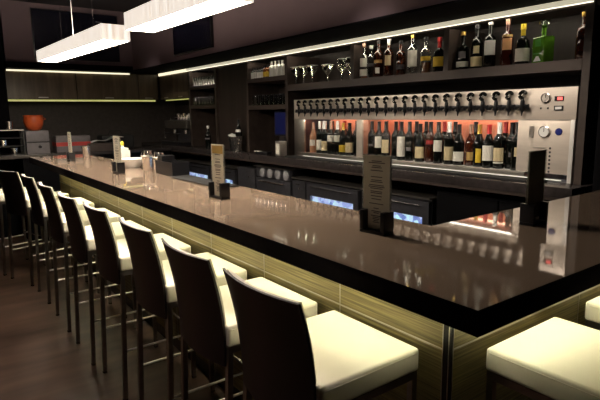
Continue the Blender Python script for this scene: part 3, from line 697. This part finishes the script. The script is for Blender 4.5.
# wines inside the dispenser
GW = 'wine bottles inside the dispenser'
wy = [4.078, 4.03, 3.975, 3.896, 3.805, 3.709, 3.627, 3.541, 3.463, 3.251, 3.165, 3.085, 3.00, 2.910, 2.825, 2.714, 2.628, 2.537, 2.437, 2.351, 2.270, 2.188, 2.105, 2.026, 1.958, 1.893]
A_, B_ = WINE, BURG
wl = [ # profile, glass, labels, foil, label words, depth
 (B_, 'pink_wine', ((.07, .13, 'paper', .8),), 'foil_copper', 'pink wine bottle at the far left inside the dispenser', 0),
 (A_, 'dark_glass', ((.05, .10, 'label_gold', .7),), 'foil_white', 'dark wine bottle with gold label next to the pink one', .09),
 (A_, 'dark_glass', ((.03, .13, 'paper', .8),), 'foil_white', 'dark wine bottle with tall white label and white capsule', 0),
 (A_, 'dark_glass', ((.03, .12, 'paper_cream', .8),), 'foil_white', 'dark wine bottle with cream label in the dispenser left compartment', 0),
 (A_, 'dark_glass', ((.12, .18, 'paper', 1.0),), 'foil_copper', 'dark wine bottle with high white label, coppery neck', 0),
 (A_, 'dark_glass', ((.12, .18, 'paper', 1.0),), 'foil_white', 'dark wine bottle with high white label, silver neck', 0),
 (B_, 'dark_glass', ((.03, .095, 'label_yellow', 1.1),), 'foil_gold', 'dark wine bottle with bright yellow label, gold neck', 0),
 (B_, 'dark_glass', ((.03, .12, 'paper_cream', 1.0),), 'foil_black', 'dark wine bottle with large cream label beside the yellow-labelled one', 0),
 (A_, 'dark_glass', (), 'foil_black', 'black wine bottle showing no label against the centre frame, left compartment', .02),
 (A_, 'dark_glass', ((.10, .12, 'grey_card', .5),), 'foil_black', 'black wine bottle just right of the dispenser centre frame', 0),
 (A_, 'dark_glass', ((.09, .185, 'paper', .95),), 'foil_black', 'black wine bottle with big white label above the near menu', 0),
 (A_, 'dark_glass', ((.05, .16, 'paper_cream', .9),), 'foil_black', 'black wine bottle with cream label just right of the near menu top', 0),
 (A_, 'dark_glass', (), 'foil_black', 'plain black wine bottle between two white-labelled bottles', .03),
 (A_, 'dark_glass', ((.03, .19, 'paper', 1.0),), 'foil_black', 'wine bottle with the tallest white label in the right compartment', 0),
 (A_, 'dark_glass', ((.08, .11, 'grey_card', .5),), 'foil_black', 'black wine bottle with a small grey emblem label', 0),
 (B_, 'dark_glass', ((.03, .12, 'paper_cream', 1.0),), 'foil_black', 'wine bottle with low cream label right of the small grey emblem', 0),
 (A_, 'brown_glass', ((.14, .17, 'red_stripe', .8),), 'foil_black', 'brown wine bottle with a narrow red band', .02),
 (A_, 'dark_glass', ((.09, .175, 'paper', .95),), 'foil_black', 'wine bottle with high white label right of the red-banded one', 0),
 (A_, 'dark_glass', ((.03, .13, 'paper_cream', 1.0),), 'foil_white', 'wine bottle with cream label and silver neck, middle of the right compartment', 0),
 (B_, 'dark_glass', ((.03, .10, 'paper', 1.1),), 'foil_black', 'wide-bodied wine bottle with low broad white label', 0),
 (B_, 'brown_glass', ((.04, .10, 'label_gold', .6),), 'foil_copper', 'brown wine bottle with small gold label, set slightly back', .03),
 (B_, 'dark_glass', ((.03, .13, 'label_yellow', .45),), 'foil_gold', 'wine bottle with narrow yellow label left of the biggest white label', .01),
 (B_, 'dark_glass', ((.05, .155, 'paper', 1.2),), 'foil_red', 'wine bottle with the widest white label, red capsule', 0),
 (A_, 'dark_glass', ((.05, .14, 'paper_cream', 1.0), (.035, .045, 'paper', 1.0)), 'foil_white', 'wine bottle with cream label and white base stripe near the right end', 0),
 (A_, 'dark_glass', ((.08, .11, 'grey_card', .4),), 'foil_black', 'black wine bottle with tiny grey seal near the right end', .042),
 (A_, 'dark_glass', ((.09, .15, 'paper_cream', .4),), 'foil_black', 'last wine bottle at the right end, mostly behind its neighbour', 0),
]
for y, (pr, gl, lb, fo, lab, dx) in zip(wy, wl):
    bottle('wine_bottle', lab, 'wine bottle', 3.175 + dx, y, 1.1705, pr, gl, lb, fo, .235, 1.0 if pr is A_ else .98, GW)
# second row behind
k = 0
for y in [3.93, 3.85, 3.75, 3.58, 3.20, 3.04, 2.86, 2.76, 2.58, 2.48, 2.30, 2.06, 1.98]:
    k += 1
    bottle('wine_bottle', 'dark wine bottle in the back row of the dispenser, only its neck showing', 'wine bottle', 3.30, y, 1.1705, WINE, 'dark_glass', (), ['foil_red', 'foil_black', 'foil_black'][k % 3], .235, 1.0, 'back-row wine bottles in the dispenser')

# bay 4-5 upper shelf: small white bottles and bright tall ones
for k in range(5):
    y = 5.125 - .052 * k
    bottle('mixer_bottle', 'small white-labelled mixer bottle in the row on the left of its shelf', 'bottle', 3.13, y, 1.9455, MINI, 'dark_glass', ((.005, .068, 'white_plastic', 1.5),), 'foil_black', .092, 1, 'small mixer bottles on the shelf left of the glasses')
for k in range(2):
    bottle('small_bottle', ['yellow-labelled small bottle next to the last mixer bottle', 'yellow-labelled small bottle next to the first slim white bottle'][k], 'bottle', 3.13, 4.86 - .055 * k, 1.9455, SLIM, 'amber_spirit', ((.01, .07, 'label_yellow', 1.3),), 'foil_black', .125, .85, 'small yellow-labelled bottles')
for k in range(5):
    y = 4.735 - .066 * k
    bottle('white_bottle', 'bright white slim bottle in the tall row on the right of its shelf', 'bottle', 3.13, y, 1.9455, SLIM, 'foil_white', ((.004, .10, 'white_plastic', 1.5),), 'foil_white', .12, 1, 'slim white bottles beside the mixer bottles')

# ------------------------------------------------------------ glassware
def glass_mesh(kind):
    bm = nb()
    if kind == 'coupe': lathe(bm, [(0, 0), (.034, 0), (.034, .002), (.004, .006), (.004, .062), (.010, .070), (.050, .120), (.062, .165), (.0605, .165), (.048, .122), (.009, .074), (0, .072)], 22)
    if kind == 'balloon': lathe(bm, [(0, 0), (.036, 0), (.036, .002), (.004, .006), (.004, .07), (.020, .078), (.046, .11), (.050, .14), (.036, .19), (.0345, .19), (.048, .14), (.044, .112), (.018, .082), (0, .080)], 22)
    if kind == 'tumbler': lathe(bm, [(0, .115), (.030, .115), (.034, .006), (.034, .0), (.0325, .0), (.0325, .004), (.0285, .110), (0, .110)], 16)
    return bm
RIM = {'coupe': (.0612, .1655), 'balloon': (.0352, .1905)}
def rim_mesh(rr, zz):
    bm = nb(); n = 28
    tube(bm, [(rr * math.cos(2 * PI * k / n), rr * math.sin(2 * PI * k / n), zz) for k in range(n + 1)], .003, 6, cap=False); return bm
def glasses(kind, pts, label, cat, group, m='cocktail_glass'):
    for i, (x, y, z) in enumerate(pts):
        o = part(kind + '_glass', kind, lambda: glass_mesh(kind), m, None); o.location = (x, y, z)
        tag(o, label if isinstance(label, str) else label[i], cat, group)
        if kind in RIM:
            rr, zz = RIM[kind]
            part('rim', kind + 'rim', lambda: rim_mesh(rr, zz), 'rim_glass', o)
o_ = ['leftmost stemmed coupe glass on the shelf above the dispenser', 'second stemmed coupe glass from the left on that shelf', 'third stemmed coupe glass, tallest-looking peak of its row', 'lower coupe glass at the right of the cocktail row']
glasses('coupe', [(3.14, 4.31, SZ), (3.14, 4.18, SZ), (3.14, 4.05, SZ), (3.24, 3.93, SZ)], o_, 'cocktail glass', 'coupe glasses above the dispenser left end')
glasses('balloon', [(3.15, 3.62, SZ), (3.15, 3.51, SZ)], ['large balloon wine glass, left of the pair beside the shelf post', 'large balloon wine glass touching distance from the shelf post'], 'wine glass', 'balloon glasses')
pts = [(3.13 + .075 * j, 5.90 - .072 * i, 1.9355) for j in range(2) for i in range(9)]
glasses('tumbler', pts, 'upturned clear tumbler in the lit rows on the farthest open shelf', 'glass', 'tumblers on the farthest open shelf'.replace('farthest', 'lit far'))
# note: bay between posts 5 and 6
for o in [o for o in bpy.data.objects if o.name.startswith('tumbler_glass')]: o.location.y += .74
pts = [(3.13 + .08 * j, 6.64 - .085 * i, 1.6805) for j in range(2) for i in range(7)]
glasses('tumbler', pts, 'dim upturned tumbler on the lower shelf of the farthest open bay', 'glass', 'dim tumblers on the low far shelf', 'shaded_glass')
pts = [(3.13 + .08 * j, 5.09 - .085 * i, 1.6505) for j in range(3) for i in range(8)]
glasses('tumbler', pts, 'dim upturned tumbler on the shelf below the small bottles', 'glass', 'dim tumblers below the small bottles', 'shaded_glass')

# ------------------------------------------------------------ things on the back counter
t = thing('espresso_machine', 'black and chrome espresso machine in the far corner of the worktop', 'espresso machine', (3.14, 7.19, ZB + .001), -PI / 2)
bm = nb(); box(bm, -.40, .40, .02, .26, .22, .36, bev=.012); obj('body', bm, 'black_plastic', t, True)
bm = nb(); box(bm, -.38, .38, .10, .26, .05, .2195); obj('splash_back', bm, 'steel_dark', t)
bm = nb(); box(bm, -.40, .40, -.16, .26, .0, .0495, bev=.004); obj('drip_base', bm, 'black_plastic', t, True)
bm = nb(); box(bm, -.36, .36, -.14, .09, .0497, .055); obj('drip_grille', bm, 'chrome', t)
for x in (-.2, .2):
    bm = nb(); lathe(bm, [(0, 0), (.035, 0), (.035, -.06), (0, -.06)], 16, c=(x, -.02, .22)); g = obj('group_head', bm, 'chrome', t, True)
    bm = nb(); tube(bm, [(x, -.055, .175), (x, -.17, .16)], .010, 8); obj('portafilter_handle', bm, 'black_plastic', g, True)
bm = nb(); box(bm, -.38, .38, -.10, .0195, .24, .35, bev=.006); obj('front_panel', bm, 'steel', t, True)
bm = nb(); tube(bm, [(-.40, .0, .40), (.40, .0, .40)], .006, 8); [tube(bm, [(x, .0, .355), (x, .0, .40)], .005, 8) for x in (-.39, .39)]; obj('cup_rail', bm, 'chrome', t, True)
bm = nb(); tube(bm, [(-.34, -.10, .27), (-.36, -.13, .2), (-.35, -.12, .09)], .004, 8); obj('steam_wand', bm, 'chrome', t, True)
for i, y in enumerate((7.40, 7.30, 7.20, 7.10, 6.97, 6.87)):
    o = cup('espresso_cup', ['cup'] [0] and 'small pale cup stored on top of the espresso machine', 'cup', 3.20, y, ZB + .362, .026, .040, .075 if i % 2 else .09, 'white_plastic' if i > 3 else 'chrome', 'cups on the espresso machine', 16)
t = thing('ice_bucket', 'steel ice bucket holding a bottle on the back counter before the closed panel', 'ice bucket', (3.0, 5.33, ZB + .001))
bm = nb(); lathe(bm, [(0, 0), (.070, 0), (.088, .17), (.092, .172), (.092, .178), (.084, .176), (.066, .006), (0, .006)], 26); obj('pail', bm, 'chrome', t, True)
for s in (-1, 1):
    bm = nb(); tube(bm, [(0, s * .086, .13), (0, s * .11, .14), (0, s * .11, .11), (0, s * .083, .10)], .004, 8); obj('ring_handle', bm, 'chrome', t, True)
o = bottle('sparkling_bottle', 'dark bottle with foil neck standing in the steel ice bucket', 'bottle', 3.02, 5.30, ZB + .06, BURG, 'dark_glass', ((.16, .19, 'foil_white', 1.2),), 'foil_black', .25, 1.05)
o = bx('bar_towel', (-.035, .035, -.05, .05, 0, .012), 'white_plastic', None, bev=.003); o.location = (2.97, 5.345, ZB + .182); o.rotation_euler = (.25, -.25, .3); tag(o, 'folded white towel on the rim of the ice bucket', 'towel')
bottle('syrup_bottle', 'thin bottle with purple-dark neck behind the middle menu', 'bottle', 3.0, 6.05, ZB + .001, SPIR, 'dark_glass', ((.12, .14, 'grey_card', 1),), 'foil_white', .255, 1.0)
# till with blue screen
t = thing('till_monitor', 'dark till monitor showing a plain deep blue screen left of the dispenser', 'till', (3.22, 4.62, ZB + .001), -PI / 2 + .1)
bx('foot', (-.09, .09, -.07, .07, 0, .02), 'black_plastic', t, bev=.004); bx('stem', (-.02, .02, -.01, .02, .021, .19), 'black_plastic', t)
s = bx('casing', (-.17, .17, -.02, .01, .191, .46), 'black_plastic', t, bev=.004); bx('screen', (-.155, .155, -.022, -.0205, .21, .445), 'screen_blue', s)
t = thing('napkin_dispenser', 'upright steel napkin dispenser at the left end of the wine dispenser', 'napkin holder', (3.0, 4.40, ZB + .001))
bx('shell', (-.04, .04, -.05, .05, 0, .155), 'steel', t, bev=.006); bx('napkin_face', (-.043, -.0405, -.03, .03, .02, .13), 'paper', t)
t = thing('card_reader', 'flat black card machine with a pale slip beside the till', 'card machine', (2.99, 4.72, ZB + .001), .2)
bx('body', (-.04, .04, -.09, .09, 0, .03), 'black_plastic', t, bev=.005); bx('paper_slip', (-.03, .03, .05, .12, .031, .034), 'paper', t)

# ------------------------------------------------------------ far counter
t = thing('far_counter', 'dark low counter along the far wall under the cabinets', 'counter', (2.0, 7.55, 0))
bx('worktop', (-1.3, .9, -.55, .04, 1.06, 1.10), 'worktop_dark', t, bev=.003); bx('body', (-1.0, .9, -.50, .72, 0, 1.0595), 'black_void', t)
ZF = 1.1005
t = thing('equipment_rack', 'black metal rack with shiny jars at the far left end', 'rack', (.90, 7.2, ZF))
bm = nb()
for x in (-.14, .14):
    for y in (-.12, .12): box(bm, x - .01, x + .01, y - .01, y + .01, 0, .30)
for z in (0, .1, .2, .295): box(bm, -.15, .15, -.13, .13, z, z + .008)
obj('frame', bm, 'black_plastic', t); bx('back_sheet', (-.15, .15, .131, .135, 0, .30), 'black_void', t); bx('top_trim', (-.15, .15, -.136, -.131, .295, .303), 'steel', t)
for i, (x, z, l) in enumerate(((.03, .1085 - .1, 'shiny steel jar on the bottom of the black rack'), (.0, .304, 'round steel teapot-like jar on top of the black rack'), (-.08, .109, 'small steel jar on the middle shelf of the black rack'))):
    cup('steel_jar', l, 'jar', .90 + x, 7.12, ZF + z, .035, .045, .075 if i != 1 else .10, 'chrome')
t = thing('steel_bin', 'grey two-tier metal bin with a black band under the orange pot', 'bin', (1.20, 7.25, ZF))
bx('lower_box', (-.13, .13, -.13, .13, 0, .135), 'grey_card', t, bev=.006); bx('band', (-.132, .132, -.132, .132, .136, .150), 'black_plastic', t); bx('upper_box', (-.13, .13, -.13, .13, .151, .285), 'grey_card', t, bev=.006)
bm = nb(); lathe(bm, [(0, 0), (.022, 0), (.018, .02), (0, .022)], 14, mtx=Matrix.Translation((.02, -.132, .085)) @ Matrix.Rotation(PI / 2, 4, 'X')); obj('knob', bm, 'black_plastic', t, True)
t = thing('clay_pot', 'orange clay pot standing on the grey metal bin', 'pot', (1.19, 7.25, ZF + .2855))
bm = nb(); lathe(bm, [(0, 0), (.060, 0), (.085, .02), (.108, .07), (.116, .12), (.108, .165), (.114, .175), (.114, .19), (.102, .19), (.098, .165), (.106, .12), (.098, .07), (.076, .026), (0, .012)], 28); obj('body', bm, 'orange_clay', t, True)
bm = nb(); tube(bm, [(.105, -.05, .13), (.13, -.075, .14), (.105, -.06, .16)], .006, 8); obj('handle', bm, 'orange_clay', t, True)
t = thing('striped_carton', 'low grey carton with a dark red stripe on the far counter', 'box', (1.63, 7.30, ZF))
bx('base', (-.21, .21, -.12, .12, 0, .075), 'grey_card', t, bev=.003); bx('red_band', (-.212, .212, -.122, .122, .0755, .125), 'red_stripe', t); bx('lid', (-.21, .21, -.12, .12, .1255, .205), 'grey_card', t, bev=.003)
t = thing('black_bag', 'black bag slumped on the far counter behind the white bowl', 'bag', (2.2, 7.28, ZF))
bm = nb(); box(bm, -.22, .22, -.13, .13, 0, .20, bev=.04, seg=4); obj('body', bm, 'black_rubber', t, True)
bm = nb(); tube(bm, [(-.1, 0, .19), (-.07, 0, .25), (.07, 0, .25), (.1, 0, .19)], .007, 8); obj('handle', bm, 'black_rubber', t, True)
t = thing('wooden_tray', 'brown wooden box in front of the black bag on the far counter', 'box', (1.98, 7.09, ZF))
bx('box', (-.19, .19, -.06, .06, 0, .085), 'shelf_wood', t, bev=.003); bx('lid', (-.192, .192, -.062, .062, .0855, .10), 'shelf_wood', t)
